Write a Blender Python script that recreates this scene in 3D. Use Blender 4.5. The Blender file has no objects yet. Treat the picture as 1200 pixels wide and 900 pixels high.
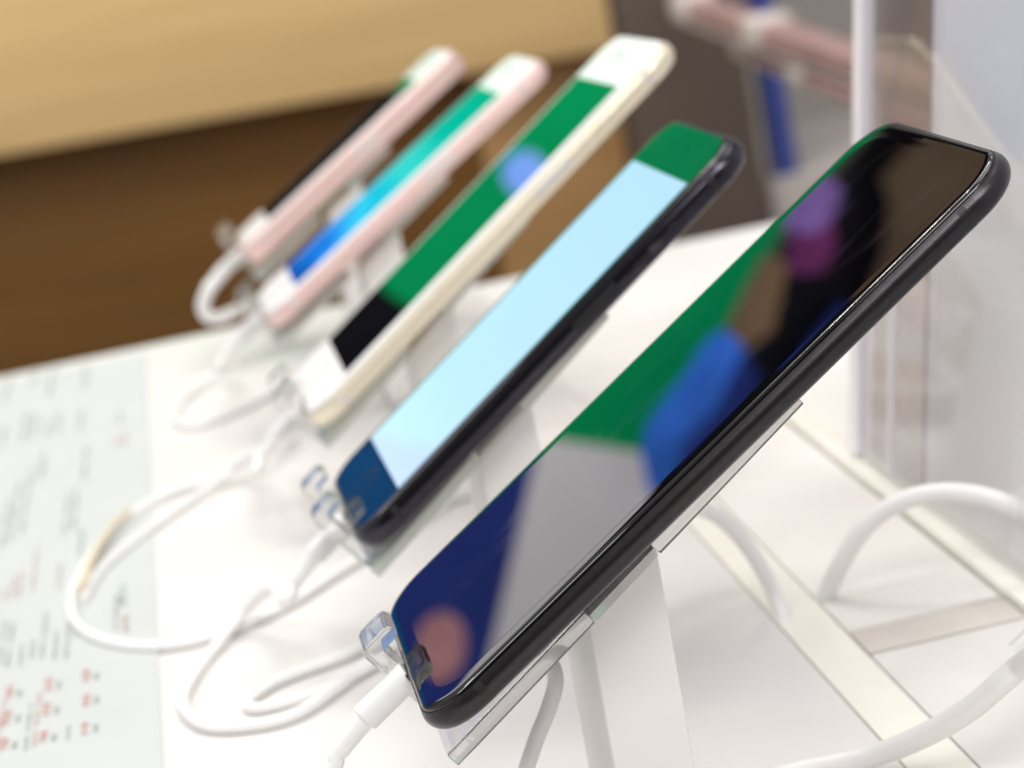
import bpy, bmesh, math, random
from mathutils import Vector, Matrix
random.seed(7)
S = bpy.context.scene
COL = S.collection
R = math.radians

# ------------------------------------------------------------------ world
W = bpy.data.worlds.new("World"); S.world = W; W.use_nodes = True
bg = W.node_tree.nodes['Background']
bg.inputs[0].default_value = (1.0, 0.97, 0.94, 1); bg.inputs[1].default_value = 0.46

# ------------------------------------------------------------------ camera (66-80 mm look, hand held, rolled a little)
CAMP = Vector((-0.02052549, -0.39559211, 0.15559177))
M3 = Matrix(((0.97044, -0.21073, 0.11764), (-0.16170, -0.20570, 0.96517), (-0.17919, -0.95566, -0.23367)))
FPX = 2690.0
cam = bpy.data.cameras.new("camera"); camo = bpy.data.objects.new("camera", cam); COL.objects.link(camo)
rot = Matrix((M3.col[0], -M3.col[1], -M3.col[2])).transposed()
camo.matrix_world = Matrix.Translation(CAMP) @ rot.to_4x4()
cam.sensor_fit = 'HORIZONTAL'; cam.sensor_width = 36; cam.lens = 36 * FPX / 1200
cam.clip_start = 0.01; cam.clip_end = 60
cam.dof.use_dof = True; cam.dof.focus_distance = 0.432; cam.dof.aperture_fstop = 16.0
S.camera = camo

def hit(u, v, Z):
    d = M3 @ Vector(((u-600)/FPX, (v-450)/FPX, 1.0)); return CAMP + d*((Z-CAMP.z)/d.z)
def hitY(u, v, Y):
    d = M3 @ Vector(((u-600)/FPX, (v-450)/FPX, 1.0)); return CAMP + d*((Y-CAMP.y)/d.y)

# ------------------------------------------------------------------ materials
def mat(name, col, rough=.5, metal=0, noise=0, nscale=40, spec=.5, coat=0, trans=0, ior=1.5, emit=None, estr=1, bump=0, bscale=300, rvar=0, stretch=(1,1,1)):
    m = bpy.data.materials.new(name); m.use_nodes = True
    nt = m.node_tree; b = nt.nodes['Principled BSDF']
    I = b.inputs
    I['Base Color'].default_value = (*col, 1); I['Roughness'].default_value = rough; I['Metallic'].default_value = metal
    I['IOR'].default_value = ior; I['Coat Weight'].default_value = coat; I['Coat Roughness'].default_value = .06
    I['Specular IOR Level'].default_value = spec
    I['Transmission Weight'].default_value = trans
    if emit:
        I['Emission Color'].default_value = (*emit, 1); I['Emission Strength'].default_value = estr
    if noise or bump or rvar:
        tc = nt.nodes.new('ShaderNodeTexCoord'); mp = nt.nodes.new('ShaderNodeMapping')
        mp.inputs['Scale'].default_value = stretch
        nt.links.new(tc.outputs['Object'], mp.inputs['Vector'])
        n = nt.nodes.new('ShaderNodeTexNoise'); n.inputs['Scale'].default_value = nscale; n.inputs['Detail'].default_value = 6
        nt.links.new(mp.outputs[0], n.inputs['Vector'])
        if noise:
            mr = nt.nodes.new('ShaderNodeMapRange'); mr.inputs[1].default_value = .3; mr.inputs[2].default_value = .7
            mr.inputs[3].default_value = 1-noise; mr.inputs[4].default_value = 1+noise
            nt.links.new(n.outputs['Fac'], mr.inputs[0])
            mx = nt.nodes.new('ShaderNodeVectorMath'); mx.operation = 'SCALE'; mx.inputs[0].default_value = col
            nt.links.new(mr.outputs[0], mx.inputs['Scale']); nt.links.new(mx.outputs[0], I['Base Color'])
        if rvar:
            mr = nt.nodes.new('ShaderNodeMapRange'); mr.inputs[1].default_value = .35; mr.inputs[2].default_value = .7
            mr.inputs[3].default_value = rough; mr.inputs[4].default_value = rough+rvar
            nt.links.new(n.outputs['Fac'], mr.inputs[0]); nt.links.new(mr.outputs[0], I['Roughness'])
        if bump:
            n2 = nt.nodes.new('ShaderNodeTexNoise'); n2.inputs['Scale'].default_value = bscale; n2.inputs['Detail'].default_value = 4
            nt.links.new(tc.outputs['Object'], n2.inputs['Vector'])
            bp = nt.nodes.new('ShaderNodeBump'); bp.inputs['Strength'].default_value = bump; bp.inputs['Distance'].default_value = .0004
            nt.links.new(n2.outputs['Fac'], bp.inputs['Height']); nt.links.new(bp.outputs[0], I['Normal'])
    return m

def wood(name, c1, c2, scale=3.0, rough=.5):
    m = mat(name, c1, rough, spec=.25); nt = m.node_tree; b = nt.nodes['Principled BSDF']
    tc = nt.nodes.new('ShaderNodeTexCoord'); mp = nt.nodes.new('ShaderNodeMapping'); mp.inputs['Scale'].default_value = (1, 6, 14)
    n = nt.nodes.new('ShaderNodeTexNoise'); n.inputs['Scale'].default_value = scale; n.inputs['Detail'].default_value = 8; n.inputs['Distortion'].default_value = .6
    cr = nt.nodes.new('ShaderNodeValToRGB'); cr.color_ramp.elements[0].position = .3; cr.color_ramp.elements[1].position = .72
    cr.color_ramp.elements[0].color = (*c1, 1); cr.color_ramp.elements[1].color = (*c2, 1)
    nt.links.new(tc.outputs['Object'], mp.inputs[0]); nt.links.new(mp.outputs[0], n.inputs['Vector'])
    nt.links.new(n.outputs['Fac'], cr.inputs[0]); nt.links.new(cr.outputs[0], b.inputs['Base Color'])
    return m

def glow(name, col, noise=.12, nscale=6):
    """uneven glowing face, for the green sign and the added shapes the screens mirror"""
    m = mat(name, tuple(min(.12, c*.15) for c in col), .8, spec=0, emit=col, estr=1)
    nt = m.node_tree; b = nt.nodes['Principled BSDF']
    tc = nt.nodes.new('ShaderNodeTexCoord'); n = nt.nodes.new('ShaderNodeTexNoise'); n.inputs['Scale'].default_value = nscale
    nt.links.new(tc.outputs['Object'], n.inputs['Vector'])
    mr = nt.nodes.new('ShaderNodeMapRange'); mr.inputs[1].default_value = .3; mr.inputs[2].default_value = .7
    mr.inputs[3].default_value = 1-noise; mr.inputs[4].default_value = 1+noise
    nt.links.new(n.outputs['Fac'], mr.inputs[0]); nt.links.new(mr.outputs[0], b.inputs['Emission Strength'])
    return m

def smudged_glass(name, col, smear=.005):
    m = mat(name, col, .02, spec=.62, ior=1.52)
    nt = m.node_tree; b = nt.nodes['Principled BSDF']
    tc = nt.nodes.new('ShaderNodeTexCoord'); mp = nt.nodes.new('ShaderNodeMapping')
    mp.inputs['Rotation'].default_value = (0, 0, R(35)); mp.inputs['Scale'].default_value = (60, 22, 1)
    n = nt.nodes.new('ShaderNodeTexNoise'); n.inputs['Scale'].default_value = 1; n.inputs['Detail'].default_value = 5; n.inputs['Distortion'].default_value = 1.2
    nt.links.new(tc.outputs['Object'], mp.inputs[0]); nt.links.new(mp.outputs[0], n.inputs['Vector'])
    mr = nt.nodes.new('ShaderNodeMapRange'); mr.inputs[1].default_value = .56; mr.inputs[2].default_value = .8
    mr.inputs[3].default_value = 0; mr.inputs[4].default_value = smear
    nt.links.new(n.outputs['Fac'], mr.inputs[0])
    # dust specks
    v = nt.nodes.new('ShaderNodeTexVoronoi'); v.inputs['Scale'].default_value = 260
    nt.links.new(tc.outputs['Object'], v.inputs['Vector'])
    mr2 = nt.nodes.new('ShaderNodeMapRange'); mr2.inputs[1].default_value = .035; mr2.inputs[2].default_value = .02; mr2.inputs[3].default_value = 0; mr2.inputs[4].default_value = .06
    nt.links.new(v.outputs['Distance'], mr2.inputs[0])
    ad = nt.nodes.new('ShaderNodeMath'); ad.operation = 'ADD'; nt.links.new(mr.outputs[0], ad.inputs[0]); nt.links.new(mr2.outputs[0], ad.inputs[1])
    cb = nt.nodes.new('ShaderNodeVectorMath'); cb.operation = 'ADD'; cb.inputs[0].default_value = col
    nt.links.new(ad.outputs[0], cb.inputs[1]); nt.links.new(cb.outputs[0], b.inputs['Base Color'])
    r = nt.nodes.new('ShaderNodeMapRange'); r.inputs[1].default_value = .5; r.inputs[2].default_value = .85; r.inputs[3].default_value = .015; r.inputs[4].default_value = .07
    nt.links.new(n.outputs['Fac'], r.inputs[0]); nt.links.new(r.outputs[0], b.inputs['Roughness'])
    return m

def lit_screen(name, stops, strength=1.0, wav=0.0, scale=8):
    """display showing a picture: a colour run along the phone (object Y, metres) with soft waves"""
    m = mat(name, (.004, .004, .005), .03, spec=.62, ior=1.52)
    nt = m.node_tree; b = nt.nodes['Principled BSDF']
    tc = nt.nodes.new('ShaderNodeTexCoord'); sx = nt.nodes.new('ShaderNodeSeparateXYZ'); nt.links.new(tc.outputs['Generated'], sx.inputs[0])
    cr = nt.nodes.new('ShaderNodeValToRGB'); e = cr.color_ramp.elements
    while len(e) < len(stops): e.new(.5)
    for k, (p, c) in enumerate(stops): e[k].position = p; e[k].color = (*c, 1)
    src = sx.outputs['Y']
    if wav:
        n = nt.nodes.new('ShaderNodeTexNoise'); n.inputs['Scale'].default_value = scale; n.inputs['Detail'].default_value = 2; n.inputs['Distortion'].default_value = 1.5
        nt.links.new(tc.outputs['Generated'], n.inputs['Vector'])
        ma = nt.nodes.new('ShaderNodeMath'); ma.operation = 'MULTIPLY_ADD'; ma.inputs[1].default_value = wav
        nt.links.new(n.outputs['Fac'], ma.inputs[0]); 
        sb = nt.nodes.new('ShaderNodeMath'); sb.operation = 'SUBTRACT'; sb.inputs[1].default_value = wav/2
        nt.links.new(sx.outputs['Y'], ma.inputs[2]); nt.links.new(ma.outputs[0], sb.inputs[0]); src = sb.outputs[0]
    nt.links.new(src, cr.inputs[0]); nt.links.new(cr.outputs[0], b.inputs['Emission Color']); b.inputs['Emission Strength'].default_value = strength
    return m

M = dict(
  black_metal=mat('matte_black_aluminium', (.043, .040, .044), .30, .85, noise=.1, nscale=900, bump=.05, bscale=4000),
  jet=mat('gloss_black_aluminium', (.045, .043, .056), .09, .9, noise=.1, nscale=300),
  gold=mat('gold_aluminium', (.88, .80, .64), .36, .45, noise=.04, nscale=300),
  rose=mat('rose_aluminium', (.86, .63, .60), .38, .4, noise=.04, nscale=300),
  antenna=mat('dark_antenna_plastic', (.004, .004, .006), .45),
  antenna_w=mat('pale_antenna_plastic', (.7, .68, .66), .5),
  gasket=mat('black_gasket', (.004, .004, .004), .6),
  glass_black=smudged_glass('black_cover_glass', (.0012, .0012, .002)),
  glass_black2=smudged_glass('black_bezel_glass', (.004, .005, .010), .006),
  display_off=smudged_glass('dark_display_glass', (.0012, .0011, .0022), .007),
  display_off2=smudged_glass('dark_display_glass_plain', (.003, .003, .005), .004),
  glass_white=mat('white_bezel_glass', (.90, .90, .90), .12, spec=.03, noise=.01, nscale=60),
  ring=mat('button_ring_metal', (.6, .6, .6), .3, .9),
  gloss_port=mat('dark_glossy_inset', (.003, .003, .004), .03, spec=.62, ior=1.52),
  port=mat('port_black', (.005, .005, .005), .6),
  acrylic=mat('clear_acrylic', (.985, .99, .985), .012, trans=.90, ior=1.49),
  acrylic_soft=mat('scuffed_clear_acrylic', (.93, .975, .94), .12, trans=.55, ior=1.49),
  white_plastic=mat('white_stand_plastic', (.85, .835, .82), .45, noise=.02, nscale=60, bump=.03, bscale=900),
  table=mat('white_tabletop', (.80, .785, .77), .4, noise=.012, nscale=9, rvar=.12, spec=.35),
  riser=mat('white_riser_board', (.755, .735, .722), .42, noise=.012, nscale=7, rvar=.12, spec=.35),
  cable=mat('white_cable_rubber', (.87, .865, .86), .38, noise=.02, nscale=200),
  plug=mat('white_plug_plastic', (.83, .83, .83), .28, noise=.01, nscale=100),
  contact=mat('plug_metal', (.7, .68, .62), .25, 1),
  yellowish=mat('yellowish_surface', (.70, .62, .47), .5, noise=.1, nscale=200),
  paper=mat('coated_paper', (.560, .585, .580), .6, spec=.2, noise=.02, nscale=30),
  ink_red=mat('red_ink', (.76, .49, .44), .5, noise=.1, nscale=300),
  ink_pale=mat('pale_orange_ink', (.72, .57, .51), .5, noise=.1, nscale=300),
  ink_grey=mat('grey_ink', (.49, .52, .51), .5, noise=.1, nscale=300),
  ink_pgrey=mat('pale_grey_ink', (.55, .595, .58), .5, noise=.1, nscale=300),
  ink_teal=mat('pale_teal_ink', (.545, .63, .60), .5, noise=.1, nscale=300),
  cream=mat('cream_acrylic_edge', (.90, .875, .80), .4, noise=.03, nscale=40),
  clouded=mat('clouded_acrylic_base', (.77, .745, .725), .6, noise=.10, nscale=14, spec=.2),
  strip=mat('brown_grey_band', (.63, .585, .545), .4, noise=.1, nscale=30),
  signpaper=mat('white_sign_insert', (.93, .93, .95), .5, noise=.015, nscale=12, spec=.3),
  edgewhite=mat('polished_acrylic_edge', (.88, .86, .92), .2, noise=.03, nscale=30, coat=.2),
  edgedark=mat('dark_acrylic_seam', (.16, .14, .16), .25, coat=.5, noise=.1, nscale=60),
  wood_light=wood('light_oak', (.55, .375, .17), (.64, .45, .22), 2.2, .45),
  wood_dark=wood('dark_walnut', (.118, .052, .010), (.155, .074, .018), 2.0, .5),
  wood_mid=wood('tan_oak', (.30, .17, .07), (.36, .21, .09), 2.0, .5),
  cab_dark=mat('dark_grey_brown_laminate', (.085, .062, .05), .45, noise=.12, nscale=7),
  wallgrey=mat('grey_backdrop_paint', (.42, .385, .37), .7, noise=.06, nscale=2),
  floor=mat('grey_floor', (.36, .34, .33), .35, noise=.08, nscale=3),
  bluepost=mat('blue_paint', (.05, .08, .34), .4, noise=.08, nscale=10),
  pink=mat('pink_card', (.34, .205, .20), .4, noise=.18, nscale=25),
  palewhite=mat('white_card', (.62, .56, .53), .5, noise=.06, nscale=30),
  dark=mat('reflection_black', (.003, .003, .005), .7, spec=.1, noise=.1, nscale=9),  # for the unseen black shapes added to darken screen reflections
)

# thin clear panel for the sign holder (no refraction offset, real reflections)
def clear_panel():
    m = bpy.data.materials.new('clear_panel_acrylic'); m.use_nodes = True; nt = m.node_tree; nt.nodes.clear()
    o = nt.nodes.new('ShaderNodeOutputMaterial'); t = nt.nodes.new('ShaderNodeBsdfTransparent'); t.inputs[0].default_value = (.98, .978, .985, 1)
    g = nt.nodes.new('ShaderNodeBsdfGlossy'); g.inputs['Roughness'].default_value = .03
    fr = nt.nodes.new('ShaderNodeFresnel'); fr.inputs[0].default_value = 1.45
    mx = nt.nodes.new('ShaderNodeMixShader')
    sc = nt.nodes.new('ShaderNodeMath'); sc.operation = 'MULTIPLY'; sc.inputs[1].default_value = .3
    nt.links.new(fr.outputs[0], sc.inputs[0]); nt.links.new(sc.outputs[0], mx.inputs[0])
    nt.links.new(t.outputs[0], mx.inputs[1]); nt.links.new(g.outputs[0], mx.inputs[2]); nt.links.new(mx.outputs[0], o.inputs[0])
    return m
M['panel'] = clear_panel()
M['panel_tint'] = clear_panel(); M['panel_tint'].name = 'layered_acrylic'
M['panel_tint'].node_tree.nodes['Transparent BSDF'].inputs[0].default_value = (.80, .765, .76, 1)

# ------------------------------------------------------------------ mesh helpers
def link(name, bm, m, parent=None, smooth=True, angle=35):
    bmesh.ops.recalc_face_normals(bm, faces=bm.faces[:])
    me = bpy.data.meshes.new(name); bm.to_mesh(me); bm.free()
    me.materials.append(m)
    if smooth:
        for p in me.polygons: p.use_smooth = True
        try: me.set_sharp_from_angle(angle=R(angle))
        except Exception: pass
    o = bpy.data.objects.new(name, me); COL.objects.link(o)
    if parent: o.parent = parent
    return o
def tag(o, label, cat, group=None):
    o['label'] = label; o['category'] = cat
    if group: o['group'] = group
    return o
def empty(name, mw=None):
    o = bpy.data.objects.new(name, None); o.empty_display_size = .02; COL.objects.link(o)
    if mw is not None: o.matrix_world = mw
    return o

def rrect(w, l, r, n=12, cy=0, cx=0):
    r = max(r, 1e-5); pts = []
    for (sx, sy, a0) in ((1, 1, 0), (-1, 1, 90), (-1, -1, 180), (1, -1, 270)):
        for k in range(n+1):
            a = R(a0 + 90*k/n)
            pts.append((cx + sx*(w/2-r) + r*math.cos(a), cy + sy*(l/2-r) + r*math.sin(a)))
    return pts
def loft(bm, rings, cap0=True, cap1=True, closed=False):
    vs = [[bm.verts.new(p) for p in ring] for ring in rings]
    n = len(vs[0])
    pairs = list(zip(vs, vs[1:])) + ([(vs[-1], vs[0])] if closed else [])
    for a, b in pairs:
        for i in range(n):
            j = (i+1) % n
            bm.faces.new((a[i], a[j], b[j], b[i]))
    if not closed:
        if cap0: bm.faces.new(vs[0][::-1])
        if cap1: bm.faces.new(vs[-1])
    return vs
def slab(w, l, r, prof, cy, n=12, cx=0, bm=None):
    """rounded rectangle lofted through (inset, z) pairs"""
    bm = bm or bmesh.new()
    loft(bm, [[(x, y, z) for x, y in rrect(w-2*i, l-2*i, r-i, n, cy, cx)] for i, z in prof])
    return bm
def box(bm, c, s, bev=0, rotm=None):
    g = bmesh.ops.create_cube(bm, size=1)
    vs = g['verts']
    for v in vs: v.co = Vector((v.co.x*s[0], v.co.y*s[1], v.co.z*s[2]))
    if bev:
        es = list({e for v in vs for e in v.link_edges})
        r = bmesh.ops.bevel(bm, geom=es, offset=bev, segments=2, affect='EDGES', profile=.6)
        vs = list({v for f in r['faces'] for v in f.verts} | {v for v in vs if v.is_valid})
    for v in vs:
        co = v.co.copy()
        if rotm: co = rotm @ co
        v.co = co + Vector(c)
    return bm
def extrude_poly(pts2, y0, y1, axis='y', bev=0):
    """pts2 polygon given in XZ, given thickness along Y"""
    bm = bmesh.new()
    a = [bm.verts.new((x, y0, z)) for x, z in pts2]; b = [bm.verts.new((x, y1, z)) for x, z in pts2]
    n = len(a)
    bm.faces.new(a); bm.faces.new(b[::-1])
    for i in range(n): bm.faces.new((a[i], b[i], b[(i+1) % n], a[(i+1) % n]))
    if bev: bmesh.ops.bevel(bm, geom=bm.edges[:], offset=bev, segments=2, affect='EDGES')
    return bm
def catmull(P, k=10):
    P = [Vector(p) for p in P]; Q = [P[0]*2-P[1]] + P + [P[-1]*2-P[-2]]; out = []
    for i in range(1, len(Q)-2):
        a, b, c, d = Q[i-1:i+3]
        for j in range(k):
            t = j/k
            out.append(.5*((2*b) + (c-a)*t + (2*a-5*b+4*c-d)*t*t + (3*b-a-3*c+d)*t**3))
    out.append(P[-1]); return out
def tube(P, rad, k=10, n=16, bm=None, raw=False):
    bm = bm or bmesh.new()
    pts = [Vector(p) for p in P] if raw else catmull(P, k)
    rr = rad if callable(rad) else (lambda t: rad)
    T = [(pts[min(i+1, len(pts)-1)]-pts[max(i-1, 0)]).normalized() for i in range(len(pts))]
    u = T[0].orthogonal().normalized(); rings = []
    for i, p in enumerate(pts):
        u = (u - T[i]*u.dot(T[i])).normalized(); w = T[i].cross(u); r = rr(i/(len(pts)-1))
        rings.append([p + (u*math.cos(2*math.pi*j/n) + w*math.sin(2*math.pi*j/n))*r for j in range(n)])
    loft(bm, rings); return bm

# ------------------------------------------------------------------ the row of phones: place of each (bottom centre of the glass) and attitude
YW = Vector((.835226, 0, .549907)); NW = Vector((-.549907, 0, .835226)); XR = Vector((0, -1, 0))
BASE = Matrix((XR, YW, NW)).transposed()        # local x = right side, y = up the phone, z = out of the screen
PITCH = .1452
def attitude(X, Z, lean, yaw, roll, k):
    q = Matrix.Rotation(R(yaw), 3, 'Z') @ Matrix.Rotation(R(lean), 3, 'Y') @ Matrix.Rotation(R(roll), 3, YW)
    return Matrix.Translation((X, .03725 + PITCH*k, Z)) @ (q @ BASE).to_4x4()

PH = [
 dict(w=.0757, l=.1509, t=.0062, r=.0115, gi=.0010, mw=attitude(0, 0, 0, 0, 0, 0)),
 dict(w=.0673, l=.1384, t=.0073, r=.0105, gi=.0012, dw=.0584, dl=.1040, mw=attitude(-.0009, -.0074, -1.70, 1.34, -.65, 1)),
 dict(w=.0781, l=.1607, t=.0075, r=.0115, gi=.0012, e=.0025, dw=.0684, dl=.1215, mw=attitude(-.0016, -.0087, -1.59, 1.38, -2.33, 2)),
 dict(w=.0673, l=.1412, t=.0076, r=.0105, gi=.0012, e=.0028, dw=.0584, dl=.1040, mw=attitude(-.0055, -.0039, 1.74, 1.33, -2.25, 3)),
 dict(w=.0586, l=.1266, t=.0102, r=.0090, gi=.0014, e=.0028, dw=.0498, dl=.0885, mw=attitude(-.0063, -.0003, 1.92, 2.42, -3.33, 4)),
]
def phone(i, frame_m, glass_m, disp_m, ant_m, label, round_side=True):
    p = PH[i]; w, l, t, r, gi = p['w'], p['l'], p['t'], p['r'], p['gi']
    off = 0 if i == 0 else 0
    cy = l/2 - .0006 if i == 0 else l/2
    e = p.get('e', 0)
    root = empty('smartphone', p['mw'])
    tag(root, label, 'smartphone', 'smartphones leaning in a row on acrylic stands')
    # frame: rolled side
    a = .0031 if round_side else .0009
    prof = []
    zt = -.0005
    N = 14
    if round_side:
        for k in range(N+1):
            th = -90 + 180*k/N
            prof.append((a*(1-math.cos(R(th))**.9) if abs(th) < 90 else a, -t/2 - .00015 - (t/2-.0003)*math.sin(R(-th))*-1))
        prof = [(i_, z) for i_, z in prof]
        prof = [(i_, z) for i_, z in prof if not (i_ < gi+.0 and z > 1)]
    else:
        prof = [(.0012, -t), (.0003, -t+.0004), (0, -t+.0009), (0, zt-.0012), (.0003, zt-.0005), (.0012, zt)]
    # order from back to front, ending at the rim beside the glass
    if round_side:
        back = [(a, -t)] + [(a*(1-math.cos(R(th))), -t/2 + (t/2)*math.sin(R(th))) for th in range(-84, 1, 7)]
        af = a; front = []
        for th in range(7, 91, 7):
            ii = af*(1-math.cos(R(th))); zz = -t/2 + (t/2-.0002)*math.sin(R(th))
            if ii < gi: front.append((ii, zz))
        zr = front[-1][1]
        prof = back + front + [(gi+.00005, zr+.00035), (gi+.0003, zr-.0006)]
    rim = prof[-2][1]
    fr = link('frame', slab(w, l, r, prof, cy, 16), frame_m, root, angle=40)
    # black gasket line between frame and glass
    link('gasket', slab(w-2*gi+.0002, l-2*gi+.0002, r-gi, [(.0, rim-.0012), (.0, rim-.00012), (.0006, rim-.0001)], cy, 16), M['gasket'], root)
    # cover glass with its curved edge
    g = gi+.00022
    gz = 0.0
    link('front_glass', slab(w-2*g, l-2*g, r-g, [(.0001, rim-.0014), (0, rim-.0001), (.00008, rim+(gz-rim)*.35), (.0004, rim+(gz-rim)*.7), (.0010, rim+(gz-rim)*.92), (.0018, gz-.00001), (.0026, gz)], cy, 16), glass_m, root, angle=60)
    if i == 0:
        d = link('display', slab(w-.0115, l-.0115, .0085, [(0, -.0002), (0, .00003)], cy, 16), disp_m, root)
        # speaker slit above the display
        link('earpiece', slab(.0095, .0008, .0004, [(0, -.0001), (0, .00003)], l-.0040, 6), M['gloss_port'], root)
    else:
        d = link('display', slab(p['dw'], p['dl'], .0003, [(0, -.0002), (0, .00004)], (l-e)/2, 3), disp_m, root)
        bz = (l-e-p['dl'])/4
        dark = glass_m is M['glass_black2']
        rg = bmesh.new()
        rings = [[(rad*math.cos(2*math.pi*k/40), bz+.0004+rad*math.sin(2*math.pi*k/40), z) for k in range(40)] for rad, z in ((.0056, -.0001), (.0056, .00005), (.0051, .00005), (.0051, -.0001))]
        loft(rg, rings, closed=True)
        link('home_button', rg, M['gasket'] if dark else M['ring'], root)
        link('earpiece', slab(.0105, .0013, .0006, [(0, -.0001), (0, .00005)], l-bz, 6), M['gloss_port'] if dark else M['ring'], root)
        cbm = bmesh.new(); loft(cbm, [[(-.012+.0012*math.cos(2*math.pi*k/20), l-bz+.0012*math.sin(2*math.pi*k/20), z) for k in range(20)] for z in (-.0001, .00005)])
        link('front_camera', cbm, M['gloss_port'], root)
    # antenna lines: thin inlays round the rolled side
    for yy in ((.0125, l-.0150) if i == 0 else (.013, l-.013)):
        for sx in (1, -1):
            bm = bmesh.new(); rg = []
            for th in range(-80, 41, 10):
                ii = a*(1-math.cos(R(th))); zz = -t/2 + (t/2)*math.sin(R(th))
                x = sx*(w/2-ii+.00002); rg.append((x, zz))
            v0 = [bm.verts.new((x, yy-.0009, z)) for x, z in rg]; v1 = [bm.verts.new((x, yy+.0009, z)) for x, z in rg]
            v2 = [bm.verts.new((x-sx*.0004, yy+.0009, z*.98)) for x, z in rg]; v3 = [bm.verts.new((x-sx*.0004, yy-.0009, z*.98)) for x, z in rg]
            for A, B in ((v0, v1), (v1, v2), (v2, v3), (v3, v0)):
                for k in range(len(A)-1): bm.faces.new((A[k], A[k+1], B[k+1], B[k]))
            bm.faces.new((v0[0], v1[0], v2[0], v3[0])); bm.faces.new((v0[-1], v3[-1], v2[-1], v1[-1]))
            link('antenna_band', bm, ant_m, root)
    # side button and card tray on the right-hand side
    if i > 0:
        link('power_button', box(bmesh.new(), (w/2+.00015, l-.031, -t/2), (.0009, .0100, .0026), .0003), frame_m, root)
        link('card_tray', box(bmesh.new(), (w/2-.00005, l-.055, -t/2), (.0005, .0150, .0028), .0002), ant_m, root)
    # charging port in the bottom end
    link('charging_port', slab(.009, .0028, .0014, [(0, -.0004), (0, .0003)], 0, 6), M['port'], root).matrix_local = Matrix.Translation((0, cy-l/2+.0001, -t/2)) @ Matrix.Rotation(R(90), 4, 'X')
    return root

phone(0, M['black_metal'], M['glass_black'], M['display_off'], M['antenna'], 'large matte black smartphone with a dark switched-off screen, nearest the camera')
sc2 = lit_screen('pale_blue_lit_display', [(0, (.64, .79, .96)), (.08, (.61, .76, .96)), (.25, (.55, .69, .95)), (1, (.49, .61, .93))], 1.0)
phone(1, M['jet'], M['glass_black2'], sc2, M['antenna'], 'black smartphone showing a bright pale blue lit screen')
phone(2, M['gold'], M['glass_white'], M['display_off2'], M['antenna_w'], 'white and gold smartphone with a dark screen reflecting green')
sc4 = lit_screen('teal_blue_wallpaper_display', [(0, (0, .10, .46)), (.16, (.01, .25, .92)), (.32, (.05, .45, .98)), (.44, (.0, .30, .72)), (.58, (.05, .48, .62)), (.78, (.0, .26, .34)), (1, (.0, .18, .17))], .9, .45, 5)
phone(3, M['rose'], M['glass_white'], sc4, M['antenna_w'], 'rose gold smartphone with a white bezel and a teal and blue wallpaper lit')
phone(4, M['rose'], M['glass_white'], M['display_off2'], M['antenna_w'], 'smallest pink smartphone with a dark screen at the far end of the row', round_side=False)

# a small dark mark in the middle of the lit pale screen
p = PH[1]
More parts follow.
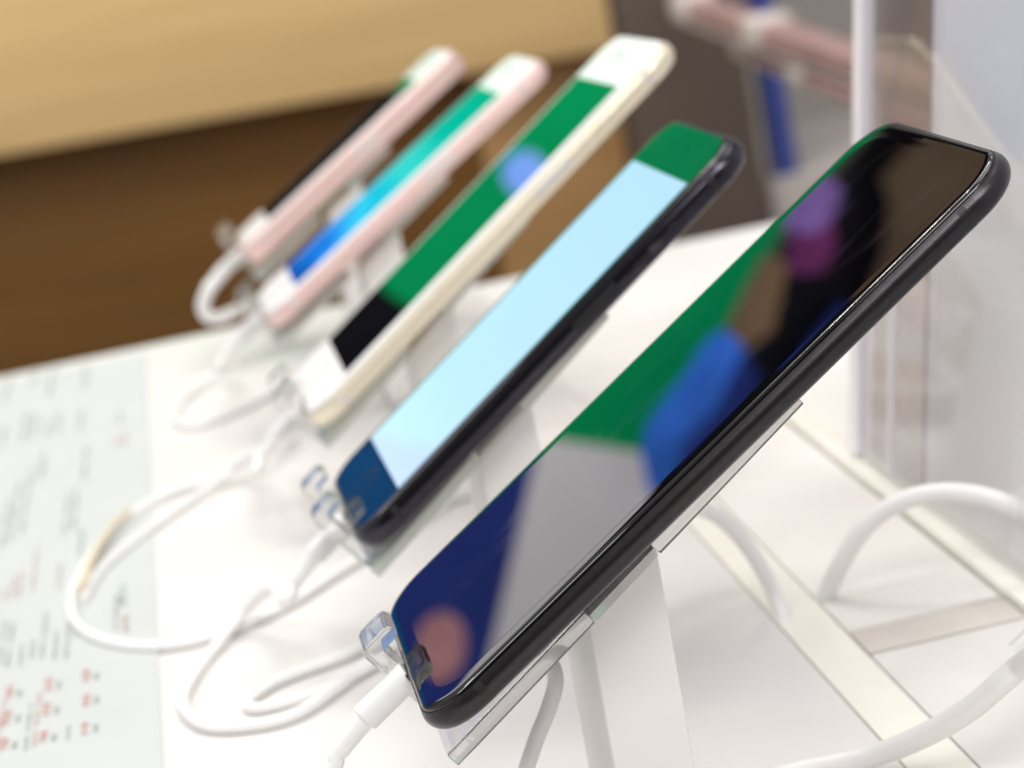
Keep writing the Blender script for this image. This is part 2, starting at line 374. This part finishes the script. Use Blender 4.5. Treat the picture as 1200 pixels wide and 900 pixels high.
# ------------------------------------------------------------------ stands
def stand(i, label, two=True):
    p = PH[i]; mw = p['mw']; t = p['t']
    root = empty('phone_stand', Matrix.Translation((.045, .0405+PITCH*i, -.05)))
    tag(root, label, 'phone stand', 'acrylic phone stands in a row on the table')
    lag = .0025 if i == 0 else 0
    tilt = Matrix.Translation((0, 0, -lag)) @ Matrix.Translation((0, .092, -t-.0006)) @ Matrix.Rotation(R(2.1), 4, 'X') @ Matrix.Translation((0, -.092, t+.0006))
    hold = mw @ tilt
    inv = root.matrix_world.inverted() @ hold
    pw = .0225
    zb = -t-.0006; th = .0030
    y0, y1 = -.0036, min(.092, p['l']*.61)
    # bent acrylic holder: back plate + bottom shelf prongs + lips in one bent sheet each
    ac = 'acrylic' if i == 0 else 'acrylic_soft'
    ya, yb = .0345, .0525
    for nm, q0, q1, m_ in (('back_plate', y0, ya, ac), ('mounting_plate', ya+.0002, yb-.0002, 'panel'), ('back_plate', yb, y1, ac)):
        eb = .0022 if m_ == 'acrylic' else 0
        bm = box(bmesh.new(), (-eb/2, (q0+q1)/2, zb-th/2), (2*pw-eb, q1-q0, th), .0004 if not eb else 0)
        o = link(nm, bm, M['panel' if eb else m_], root, angle=30); o.matrix_local = inv
        if eb:
            bm = box(bmesh.new(), (pw-eb/2+.00005, (q0+q1)/2, zb-th/2), (eb, q1-q0, th), .0004)
            o = link('polished_edge', bm, M[m_], root, angle=30); o.matrix_local = inv
    ks = (-.006, .017) if not two else (-.015, .013)
    for n, sx in enumerate((1, -1) if two else (1,)):
        # one prong: profile in (y, z) swept across x
        xx = (-.007 if not two else sx*.0145); hw = .0055 if not two else .0042
        zf = .0085+(0.001 if i == 0 else 0); lt = .0032
        prof = [(y0-.0003, zb-.0002), (y0-.0003, zf+lt-.0012), (y0+.0008, zf+lt), (.0034, zf+lt), (.0044, zf+lt-.001), (.0044, zf+.0006), (.0038, zf), (-.0006, zf), (-.0006, zb-.0002)]
        pm = bmesh.new()
        A = [pm.verts.new((xx-hw, y, z)) for y, z in prof]; B = [pm.verts.new((xx+hw, y, z)) for y, z in prof]
        pm.faces.new(A); pm.faces.new(B[::-1])
        for k in range(len(A)): pm.faces.new((A[k], B[k], B[(k+1) % len(A)], A[(k+1) % len(A)]))
        bmesh.ops.recalc_face_normals(pm, faces=pm.faces[:])
        bmesh.ops.bevel(pm, geom=pm.edges[:], offset=.0004, segments=2, affect='EDGES')
        o = link('retaining_prong', pm, M['acrylic'], root, angle=30); o.matrix_local = inv
    # white post, its head cut along the slope of the plate
    bm = bmesh.new(); vs = {}
    nrm = (hold.to_3x3() @ Vector((0, 0, 1))).normalized(); p0 = hold @ Vector((0, .04, zb-th-.0002))
    X0, X1, Yh = .0360, .0520, .0200
    yc = .0405+PITCH*i
    def zplane(x, y): return p0.z - ((x-p0.x)*nrm.x + (y-p0.y)*nrm.y)/nrm.z
    out = []
    for (x, y) in rrect(X1-X0, 2*Yh, .0008, 3, yc, (X0+X1)/2): out.append((x, y))
    lo = [(x-.045, y-yc, 0.0) for x, y in out]; hi = [(x-.045, y-yc, zplane(x, y)+.05) for x, y in out]
    loft(bm, [lo, hi]); link('post', bm, M['white_plastic'], root, angle=30)
    bm = slab(.022, .044, .002, [(0, 0.0002), (0, .0016), (.0004, .0020)], 0, 6); link('base_plate', bm, M['acrylic'], root).matrix_local = Matrix.Translation((0.002, 0, 0))
    return root
stand(0, 'clear acrylic stand with a white post holding the nearest large black smartphone', two=False)
stand(1, 'acrylic stand with two clear prongs under the phone with the pale blue screen')
stand(2, 'acrylic stand holding the white and gold smartphone')
stand(3, 'acrylic stand behind the rose gold phone with the teal wallpaper')
stand(4, 'acrylic stand holding the smallest pink phone nearest the table edge')

# ------------------------------------------------------------------ table, riser
tb = empty('display_table', Matrix.Translation((-.1, .1, -.86)))
tag(tb, 'white display table carrying the row of phones', 'table')
def local(o, par): o.matrix_local = par.matrix_world.inverted()
o = link('tabletop', box(bmesh.new(), (-.05, -.006, -.0700), (1.5, 1.388, .030), .002), M['table'], tb); local(o, tb)
o = link('table_body', box(bmesh.new(), (-.05, -.02, -.4725), (1.36, 1.26, .775), .003), M['white_plastic'], tb); local(o, tb)
rz = empty('riser_board', Matrix.Translation((-.25, .1, -.055)))
tag(rz, 'white glossy board lying on the table under the phone stands', 'board')
o = link('board_panel', box(bmesh.new(), (-.375, .02, -.0525), (.950, 1.330, .005), .0008), M['riser'], rz); local(o, rz)

# ------------------------------------------------------------------ printed price sheet
ZT = -.0500
sh = empty('price_sheet', Matrix.Translation((-.3, .3, ZT)))
tag(sh, 'printed price sheet with faint red and grey figures lying on the white board', 'sheet')
o = link('paper', box(bmesh.new(), (-.305, .265, ZT+.0004), (.496, .800, .0006)), M['paper'], sh, smooth=False); local(o, sh)
ZP = ZT+.0010
inks = {k: bmesh.new() for k in ('red', 'pale', 'grey', 'pgrey', 'teal')}
def mark(u, v, pw, phh, ink, glyphs=0):
    c = hit(u, v, ZP); sx = pw/ (2690/ (c-CAMP).length)
    e = hit(u, v+phh/2, ZP); f_ = hit(u, v-phh/2, ZP); ly = abs(f_.y-e.y)
    bm = inks[ink]
    n = max(1, glyphs); step = ly/n
    for k in range(n):
        if glyphs > 8 and k % 6 == 4: continue
        yy = c.y - ly/2 + step*(k+.5)
        # each figure: two or three strokes
        h = sx*random.uniform(.75, 1)
        for q in range(3 if random.random() < .6 else 2):
            box(bm, (c.x + sx*(-.36+.36*q), yy, ZP), (sx*.17, step*.66, .0002))
        box(bm, (c.x, yy + random.choice((-.28, .28))*step, ZP), (sx*.9, step*.17, .0002))
for (u, v) in ((104, 790), (104, 819), (103, 852), (60, 801), (57, 830), (54, 862), (14, 811), (12, 840), (8, 871)):
    mark(u-3, v, 9, 15, 'red', 3); mark(u+9, v+1, 6, 9, 'grey', 2)
mark(43, 842, 5, 62, 'pale', 14); mark(33, 851, 4, 52, 'grey', 12); mark(80, 858, 4, 16, 'grey', 4); mark(1, 850, 5, 60, 'red', 12)
for u, v0, v1 in ((3, 725, 775), (12, 728, 780), (25, 755, 778), (38, 750, 772), (52, 712, 770), (65, 738, 772), (79, 728, 772), (90, 722, 745)):
    mark(u, (v0+v1)/2, 5, v1-v0, 'pgrey', max(4, int((v1-v0)/5)))
for u, v0, v1, k in ((15, 675, 700, 'pale'), (24, 668, 698, 'pale'), (41, 640, 690, 'pale'), (70, 660, 690, 'pale'), (5, 690, 702, 'pale')):
    mark(u, (v0+v1)/2, 4, v1-v0, k, 7)
for u, v0, v1, k in ((6, 585, 640, 'pgrey'), (18, 560, 630, 'pgrey'), (32, 545, 620, 'teal'), (78, 575, 625, 'teal'), (88, 570, 618, 'pgrey'), (95, 620, 650, 'pgrey'),
                     (4, 500, 520, 'teal'), (30, 480, 515, 'teal'), (40, 485, 512, 'teal'), (55, 492, 512, 'teal'), (68, 482, 506, 'teal'), (95, 478, 505, 'teal'),
                     (8, 440, 470, 'pgrey'), (40, 432, 450, 'pgrey'), (60, 430, 462, 'pgrey'), (100, 425, 455, 'pgrey'), (50, 530, 560, 'pgrey'), (100, 520, 560, 'teal'), (140, 480, 495, 'teal')):
    mark(u, (v0+v1)/2, 5, v1-v0, k, max(5, int((v1-v0)/4)))
mark(137, 517, 5, 12, 'pale', 3); mark(146, 515, 5, 14, 'pale', 3)
mark(143, 698, 9, 26, 'teal', 4); mark(147, 730, 7, 22, 'pale', 4); mark(136, 716, 5, 40, 'pgrey', 7)
for k, m_, nm_ in (('red', 'ink_red', 'red_print'), ('pale', 'ink_pale', 'orange_print'), ('grey', 'ink_grey', 'grey_print'), ('pgrey', 'ink_pgrey', 'pale_print'), ('teal', 'ink_teal', 'teal_print')):
    o = link(nm_, inks[k], M[m_], sh, smooth=False); local(o, sh)

# ------------------------------------------------------------------ cables
RC = .0017
ZC = ZT+RC
def cable(i, path, label, plug=True, rad=RC, relief=.0024):
    root = empty('charging_cable', Matrix.Translation(path[0] if path else (0, 0, 0)))
    tag(root, label, 'cable', 'white charging cables of the phones')
    P = []
    if plug:
        mw = PH[i]['mw']; zc = -PH[i]['t']/2
        q = lambda v, dz=0: mw @ Vector((0, v, zc+dz))
        o = link('plug', tube([q(-.0004), q(-.0008), q(-.0028), q(-.0110), q(-.0126), q(-.0130)], lambda t: (.0031 if .03 < t < .95 else .0027), 6, 24), M['plug'], root); local(o, root)
        o = link('plug_tip', box(bmesh.new(), q(.0008), (.0024, .006, .001), .0002, mw.to_3x3() @ Matrix.Rotation(R(90), 3, 'Z')), M['contact'], root); local(o, root)
        o = link('strain_relief', tube([q(-.0128), q(-.0160, -.0004), q(-.0215, -.0013)], lambda t: relief-.0005*t, 8, 20), M['cable'], root); local(o, root)
        P = [q(-.0205, -.0011), q(-.0225, -.0016), q(-.0275, -.0034)]
    o = link('cord', tube(P + list(path), rad, 12, 16), M['cable'], root); local(o, root)
    return root
h = lambda u, v, dz=0: hit(u, v, ZC+dz)
y = hitY
# nearest phone: out at the bottom of the picture, round on the board and up behind the stand
cable(0, [Vector((-.040, .040, -.038)), Vector((-.052, .052, ZC)), Vector((-.060, .085, ZC)), Vector((-.040, .110, ZC)), Vector((-.008, .085, ZC)), Vector((.012, .045, ZC)),
          y(612, 915, .040), y(628, 868, .040), y(643, 830, .040), y(651, 800, .040), y(646, 778, .041), y(632, 758, .043), y(618, 745, .046)],
      'white cable plugged into the nearest large black smartphone and rising behind its stand')
# second phone
cable(1, [hit(318, 690, -.034), hit(285, 718, -.044), h(248, 764), h(222, 800), h(215, 828), h(240, 850), h(290, 851), h(345, 838), h(395, 806), h(440, 770), h(500, 735), h(560, 700), h(590, 690)],
      'white cable from the phone with the pale blue screen looping on the board')
# third phone: the large loop across the price sheet
cable(2, [hit(300, 532, -.038), hit(255, 556, -.046), h(190, 582), h(140, 615), h(105, 655), h(86, 695), h(88, 728), h(120, 750), h(180, 758), h(250, 745), h(330, 712), h(400, 668), h(470, 625), h(520, 590), h(545, 560)],
      'white cable from the white and gold phone in the wide loop over the price sheet')
cable(3, [hit(275, 425, -.040), hit(240, 445, -.046), h(212, 470), h(205, 492), h(230, 498), h(280, 480), h(330, 455), h(385, 430)],
      'white cable from the rose gold phone in a small loop behind the sheet')
q5 = PH[4]['mw']
cable(4, [y(246, 335, .600), y(238, 356, .600), y(244, 371, .602), y(262, 371, .605), y(285, 360, .615), y(310, 352, .625), y(345, 345, .632)],
      'white cable hooked back under the smallest pink phone at the table edge', rad=.0028, relief=.0033)
# a second cord lying beside the third
ex = empty('spare_cable', Matrix.Translation(h(300, 790))); tag(ex, 'short thin white cord lying inside the nearer cable loop', 'cable')
o = link('cord', tube([h(450, 772), h(395, 802), h(340, 822), h(300, 830), h(291, 822), h(315, 803), h(350, 788), h(395, 772), h(430, 755), h(480, 722), h(520, 700)], .0015, 12, 14), M['cable'], ex); local(o, ex)
ex = empty('part_yellow_cable', Matrix.Translation(h(150, 620))); tag(ex, 'thin white cable with a yellowed length crossing the sheet above the wide loop', 'cable')
o = link('cord', tube([h(345, 512), h(320, 528, .004), h(270, 552, .003), h(215, 592), h(160, 632), h(118, 668), h(96, 706)], .0014, 12, 14), M['cable'], ex); local(o, ex)
o = link('yellowish_length', tube([h(150, 599, .002), h(128, 622, .002), h(108, 655, .002), h(96, 690, .002)], .00145, 12, 14), M['yellowish'], ex); local(o, ex)  # a yellower length laid over the cord
# right: loop standing up beside the sign holder
ex = empty('looped_cable', Matrix.Translation(hit(955, 755, -.05))); tag(ex, 'thick white cable rising in a big loop in front of the sign holder', 'cable')
Yr = .150
o = link('cord', tube([y(966, 712, .152)+Vector((-.001, 0, -.018)), y(966, 712, .152), y(985, 662, .150), y(1018, 613, .148), y(1060, 586, .146), y(1110, 577, .143), y(1160, 584, .139), y(1200, 603, .134), y(1237, 650, .122), y(1250, 705, .100), hit(1232, 748, -.020), hit(1188, 787, -.025), hit(1135, 832, -.033), hit(1075, 866, -.040), hit(1010, 890, -.046), h(940, 905), h(870, 925)], .0025, 14, 18), M['cable'], ex); local(o, ex)
o = link('plug', tube([hit(1252, 700, -.0165), hit(1244, 722, -.018), hit(1230, 744, -.020), hit(1212, 764, -.0225), hit(1200, 775, -.024)], .0046, 6, 24), M['plug'], ex); local(o, ex)
ex = empty('low_cable', Matrix.Translation(hit(880, 650, -.048))); tag(ex, 'white cable curving down behind the nearest phone to the edge of the board', 'cable')
o = link('cord', tube([y(760, 590, .120), y(800, 590, .135), y(838, 603, .150), y(868, 630, .155), y(892, 665, .155), y(912, 705, .152), hit(925, 745, -.053), hit(931, 768, -.058)], .0021, 12, 16), M['cable'], ex); local(o, ex)

# ------------------------------------------------------------------ acrylic sign holder on the right
sg = empty('sign_holder', Matrix.Translation((.158, .05, -.055)))
tag(sg, 'leaning clear acrylic sign holder with a white insert on the right', 'sign holder')
ZB = -.0550
o = link('foot', box(bmesh.new(), (.1340, -.05, ZB+.0025), (.040, .80, .0042), .0006), M['clouded'], sg); local(o, sg)
o = link('foot_edge', box(bmesh.new(), (.1069, -.05, ZB+.0026), (.0132, .80, .0050), .0012), M['cream'], sg); local(o, sg)
o = link('foot_rib', box(bmesh.new(), (.1590, -.05, ZB+.0034), (.0085, .80, .0064), .0014), M['cream'], sg); local(o, sg)
o = link('cross_band', box(bmesh.new(), (.1335, .1165, ZB+.0049), (.0395, .017, .0006), .0002), M['strip'], sg); local(o, sg)  # flat brown-grey band across the foot
lean = Matrix.Rotation(R(9.3), 3, 'Y')
def leaning(name, x, y0, y1, z1, th, m, bev=.0004):
    bm = box(bmesh.new(), (0, 0, 0), (th, y1-y0, z1), bev)
    for v in bm.verts: v.co = lean @ (v.co + Vector((0, 0, z1/2))) + Vector((x, (y0+y1)/2, -.0470))
    o = link(name, bm, m, sg, angle=30); local(o, sg)
leaning('clear_panel', .1600, -.28, .2560, .30, .0020, M['panel'])
leaning('panel_edge', .1600, .2562, .2630, .30, .0042, M['edgewhite'])
leaning('insert', .1640, -.28, .2010, .30, .0012, M['signpaper'])
leaning('inner_edge', .1610, .2300, .2318, .075, .0026, M['edgewhite'])
leaning('layered_strip', .1625, .2090, .2550, .30, .0010, M['panel_tint'])
leaning('insert_edge', .1640, .2012, .2062, .30, .0030, M['edgewhite'])
leaning('insert_seam', .1640, .2066, .2082, .30, .0030, M['edgedark'])

# ------------------------------------------------------------------ background
fl = link('floor', box(bmesh.new(), (0, 1.8, -.87), (9, 8, .02)), M['floor'], smooth=False); fl['kind'] = 'structure'
wl = link('wall', box(bmesh.new(), (0, 5.3, .6), (9, .1, 2.96)), M['wallgrey'], smooth=False); wl['kind'] = 'structure'
wl = link('wall', box(bmesh.new(), (0, -1.5, .6), (5, .1, 2.96)), M['cab_dark'], smooth=False); wl['kind'] = 'structure'  # unseen dark wall added behind the camera to darken the phone sides
ct = empty('wooden_counter', Matrix.Translation((-.9, 3.3, -.86)))
tag(ct, 'long wooden counter with a light oak top band above a dark recess', 'counter')
bm = box(bmesh.new(), (-.880, 3.35, -.0675), (3.04, .70, .245), .006)
for v in bm.verts:
    if v.co.z < -.1: v.co.z += .010 - .0236*v.co.x
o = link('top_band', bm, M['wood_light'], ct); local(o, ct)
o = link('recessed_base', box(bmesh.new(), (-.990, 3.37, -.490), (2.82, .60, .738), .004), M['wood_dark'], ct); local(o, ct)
o = link('end_panel', box(bmesh.new(), (.532, 3.365, -.490), (.222, .61, .738), .004), M['wood_mid'], ct); local(o, ct)
cd = empty('dark_cabinet', Matrix.Translation((.74, 3.3, -.86)))
tag(cd, 'dark grey brown cabinet beside the end of the wooden counter', 'cabinet')
o = link('carcass', box(bmesh.new(), (.744, 3.30, -.435), (.196, .55, .850), .004), M['cab_dark'], cd); local(o, cd)
o = link('door_panel', box(bmesh.new(), (.744, 3.018, -.435), (.186, .014, .82), .004), M['cab_dark'], cd); local(o, cd)
gb = empty('grey_plinth', Matrix.Translation((1.2, 3.3, -.86)))
tag(gb, 'low pale grey block right of the dark cabinet', 'plinth')
o = link('block', box(bmesh.new(), (1.26, 3.32, -.655), (.82, .55, .41), .006), M['wallgrey'], gb); local(o, gb)
bp = link('blue_post', box(bmesh.new(), (.893, 3.10, -.10), (.036, .05, .70), .004), M['bluepost']); tag(bp, 'narrow blue upright post standing on the grey block', 'post')
# sloping pink rail on posts, far behind the sign holder
def bar(name, a, b, w, hgt, label, cat):
    a, b = Vector(a), Vector(b); d = b-a; L = d.length
    rotm = Matrix.Rotation(math.atan2(d.y, d.x), 3, 'Z') @ Matrix.Rotation(-math.asin(d.z/L), 3, 'Y')
    root = empty(name, Matrix.Translation((a+b)/2)); tag(root, label, cat)
    link('rail', box(bmesh.new(), (0, 0, 0), (L, w, hgt), .006, rotm), M['pink'], root)
    link('white_trim', box(bmesh.new(), rotm @ Vector((0, 0, -hgt*.65)), (L*.96, w*.8, hgt*.35), .003, rotm), M['palewhite'], root)
    for k in (-.44, -.12):
        link('price_holder', box(bmesh.new(), rotm @ Vector((L*k, 0, hgt*.1)), (L*.07, w+.006, hgt*1.3), .004, rotm), M['palewhite'], root)
    for k in (.46,):
        q = rotm @ Vector((L*k, 0, 0)); zt = (a+b).z/2 + q.z
        link('leg', box(bmesh.new(), (q.x, q.y, q.z-(zt+.86)/2-.01), (.02, .02, zt+.84), .003), M['palewhite'], root)
bar('pink_rail', hitY(800, 4, 2.2), hitY(1120, 110, 1.5), .036, .022, 'sloping pink rail with white trim behind the clear panel', 'rail')
bar('rose_rail', hitY(868, 52, 2.1), hitY(1120, 158, 1.45), .030, .012, 'thinner pink rail running just below the other one', 'rail')

# ------------------------------------------------------------------ what the screens mirror: an inferred green sign and unseen shapes added around it
YS = 3.10
def sign(name, poly, m, label, cat='sign', y0=YS, y1=YS+.08):
    o = link(name, extrude_poly(poly, y0, y1), m, smooth=False); tag(o, label, cat); return o
G = dict(green=glow('green_lightbox', (0.0, .53, .17), .14, 3), grey=glow('white_added_glow', (1.36, 1.28, 1.32), .08, 3), navy=glow('navy_added_glow', (.038, .068, .36), .2, 3),
         blue=glow('blue_added_glow', (.10, .40, 1.95), .55, 5), orange=glow('amber_added_glow', (.42, .26, .15), .4, 8), purple=glow('violet_added_glow', (.55, .30, .98), .5, 8),
         teal=glow('teal_added_glow', (.012, .14, .40), .15, 3), magenta=glow('magenta_added_glow', (.33, .07, .28), .5, 8),
         salmon=glow('salmon_added_glow', (.98, .46, .49), .25, 12), brown=glow('bronze_added_glow', (.235, .16, .10), .3, 4))  # all but the green are added glows that colour the reflections
sign('green_lightbox', [(-.550, .712), (-.543, .884), (-.338, .964), (-.154, 1.015), (.03, 1.10), (.24, 1.14), (.24, .232), (-.275, .232), (-.300, .272), (-.330, .340), (-.616, .397), (-.636, .50)], G['green'], 'large green lit sign box standing on the wooden counter')
sign('white_added_glow', [(-1.2, .712), (-1.2, 1.216), (-.552, 1.216), (-.552, .712)], G['grey'], 'unseen white glow panel added at the left of the green sign box')  # unseen glow added for the grey patch mirrored in the front screen
sign('navy_added_glow', [(-1.60, .503), (-1.60, .709), (-.556, .709), (-.640, .503)], G['navy'], 'unseen navy blue glow panel added left of the green sign box, above the teal one')  # added glow for the navy end of the front screen
sign('teal_added_glow', [(-1.60, .056), (-1.60, .500), (-.640, .500), (-.620, .395), (-.620, .056)], G['teal'], 'unseen dark teal glow panel added below the navy blue one')  # added glow that tints the second phone's bottom bezel
sign('added_black_block', [(-.617, .056), (-.617, .394), (-.333, .338), (-.303, .270), (-.277, .230), (.80, .230), (.80, .056)], M['dark'], 'unseen black block added under the green sign box to keep reflections dark', 'plinth')  # unseen block added so the third screen mirrors black at its foot
sign('blue_added_shape', [(-.600, .900), (-.540, .872), (-.497, .871), (-.408, .913), (-.340, .938), (-.322, .960), (-.335, .978), (-.430, .957), (-.500, .918), (-.570, .922)], G['blue'], 'unseen bright blue glow strip added along the sloping top of the green sign', y0=YS-.08, y1=YS-.01)  # added glow, outlined to give the blue streak in the front screen
sign('dark_blue_added_shape', [(-.572, .928), (-.500, .923), (-.432, .961), (-.345, .982), (-.375, 1.015), (-.450, 1.005), (-.545, .955)], G['navy'], 'unseen dark blue glow strip added just above the bright blue strip', y0=YS-.075, y1=YS-.012)  # added glow fading the mirrored blue streak into navy
sign('amber_added_shape', [(-.338, .985), (-.322, .962), (-.250, .977), (-.190, .995), (-.192, 1.018), (-.299, 1.020)], G['orange'], 'unseen amber glow segment added beside the blue strip', y0=YS-.07, y1=YS-.01)  # added glow for the orange patch in the reflection
sign('violet_added_shape', [(-.140, 1.010), (-.090, 1.018), (-.050, 1.043), (-.060, 1.068), (-.108, 1.062), (-.136, 1.042)], G['purple'], 'unseen violet glow segment added at the right of the amber one', y0=YS-.09, y1=YS-.015)  # added glow for the violet patch in the reflection
sign('magenta_added_shape', [(-.205, 1.028), (-.142, 1.028), (-.137, 1.046), (-.112, 1.066), (-.150, 1.080), (-.192, 1.070)], G['magenta'], 'unseen small magenta glow segment added between the amber and the violet one', y0=YS-.09, y1=YS-.015)  # added glow for the magenta patch in the reflection
sign('dim_blue_added_shape', [(-.375, 1.083), (-.317, 1.092), (-.240, 1.130), (-.245, 1.152)], G['navy'], 'unseen dim blue glow sliver added on the black sheet', y0=YS-.09, y1=YS-.03)  # added glow for a faint blue sliver in the reflection
sign('added_black_sheet', [(-1.187, 1.223), (-.627, .936), (-.452, .936), (-.154, 1.030), (.021, 1.115), (.95, 1.287), (.95, 2.1), (-1.187, 2.1)], M['dark'], 'unseen black sheet added above the green sign to keep reflections dark', 'added sheet', y0=YS-.024, y1=YS-.004)  # unseen sheet added to hide the ambient light from the front screen
sign('bronze_added_shape', [(-.035, 1.140), (.07, 1.196), (.30, 1.25), (.30, 1.55), (.126, 1.50), (-.154, 1.33), (-.262, 1.215), (-.235, 1.165), (-.150, 1.175), (-.07, 1.165)], G['brown'], 'unseen bronze glow plate added on the black sheet', y0=YS-.10, y1=YS-.04)  # added glow for the brown upper end of the front screen
bm = bmesh.new(); bmesh.ops.create_uvsphere(bm, u_segments=32, v_segments=20, radius=.5)
for v in bm.verts: v.co = Vector((v.co.x*.115, v.co.y*.09, v.co.z*.080)) + Vector((-.890, YS-.10, .606))
tag(link('salmon_added_glow', bm, G['salmon']), 'unseen small round salmon glow added in front of the navy panel', 'added glow')  # added glowing ellipsoid, only there for the salmon blob in the reflection
bm = bmesh.new(); bmesh.ops.create_uvsphere(bm, u_segments=32, v_segments=20, radius=.034)
for v in bm.verts: v.co += Vector((-.081, YS-.06, .438))
tag(link('blue_added_ball', bm, glow('pale_blue_added_glow', (.42, .80, 2.1), .1, 10)), 'unseen small blue glowing ball added in front of the green sign box', 'added glow')  # added glowing ball for the blue spot mirrored in the third screen

# ------------------------------------------------------------------ lamps
def area(name, loc, size, sy, power, col=(1, .965, .92), target=(0, .25, -.05)):
    L = bpy.data.lights.new(name, 'AREA'); L.shape = 'RECTANGLE'; L.size = size; L.size_y = sy; L.energy = power; L.color = col
    o = bpy.data.objects.new(name, L); COL.objects.link(o); o.location = loc
    o.rotation_euler = (Vector(target)-Vector(loc)).to_track_quat('-Z', 'Y').to_euler(); return o
area('ceiling_and_fill', (.45, .45, 1.7), 1.2, 1.2, 13.5, (1, .975, .95))
area('ceiling_and_fill', (-1.5, .1, 1.55), 0.9, .7, 12, (.97, .98, 1), (.16, .05, 0))  # unseen fill light added on the left to brighten the sign insert
area('ceiling_and_fill', (.05, -1.0, 1.25), .8, .6, 15, (1, .98, .96), (.05, .15, 0))  # unseen fill light added behind the camera for the post's near face
area('ceiling_and_fill', (-.2, 1.7, 1.8), 1.4, .6, 38, (1, .96, .90), (0, 3.0, -.3))  # unseen light added to brighten the wooden counter
area('ceiling_and_fill', (1.1, 3.2, 1.9), 1.0, 1.0, 14, (1, .97, .95), (1.1, 4.2, -.2))  # unseen light added to lift the grey back wall
for k in range(5):
    L = bpy.data.lights.new('spot_bulb', 'POINT'); L.energy = 2.4; L.shadow_soft_size = .026; L.color = (1, .93, .84)
    o = bpy.data.objects.new('spot_bulb', L); COL.objects.link(o); o.location = ((-.56, 1.00, 1.35), (-.49, 1.10, 1.36), (-.42, 1.04, 1.34), (-.34, 1.10, 1.36), (-1.10, .50, 1.20))[k]

S.view_settings.view_transform = 'Standard'; S.view_settings.look = 'None'; S.view_settings.exposure = 0.06; S.view_settings.gamma = 1
S.render.engine = 'CYCLES'
S.cycles.use_denoising = True
S.cycles.max_bounces = 14; S.cycles.transmission_bounces = 12; S.cycles.transparent_max_bounces = 12
S.cycles.sample_clamp_indirect = 6; S.cycles.blur_glossy = .5
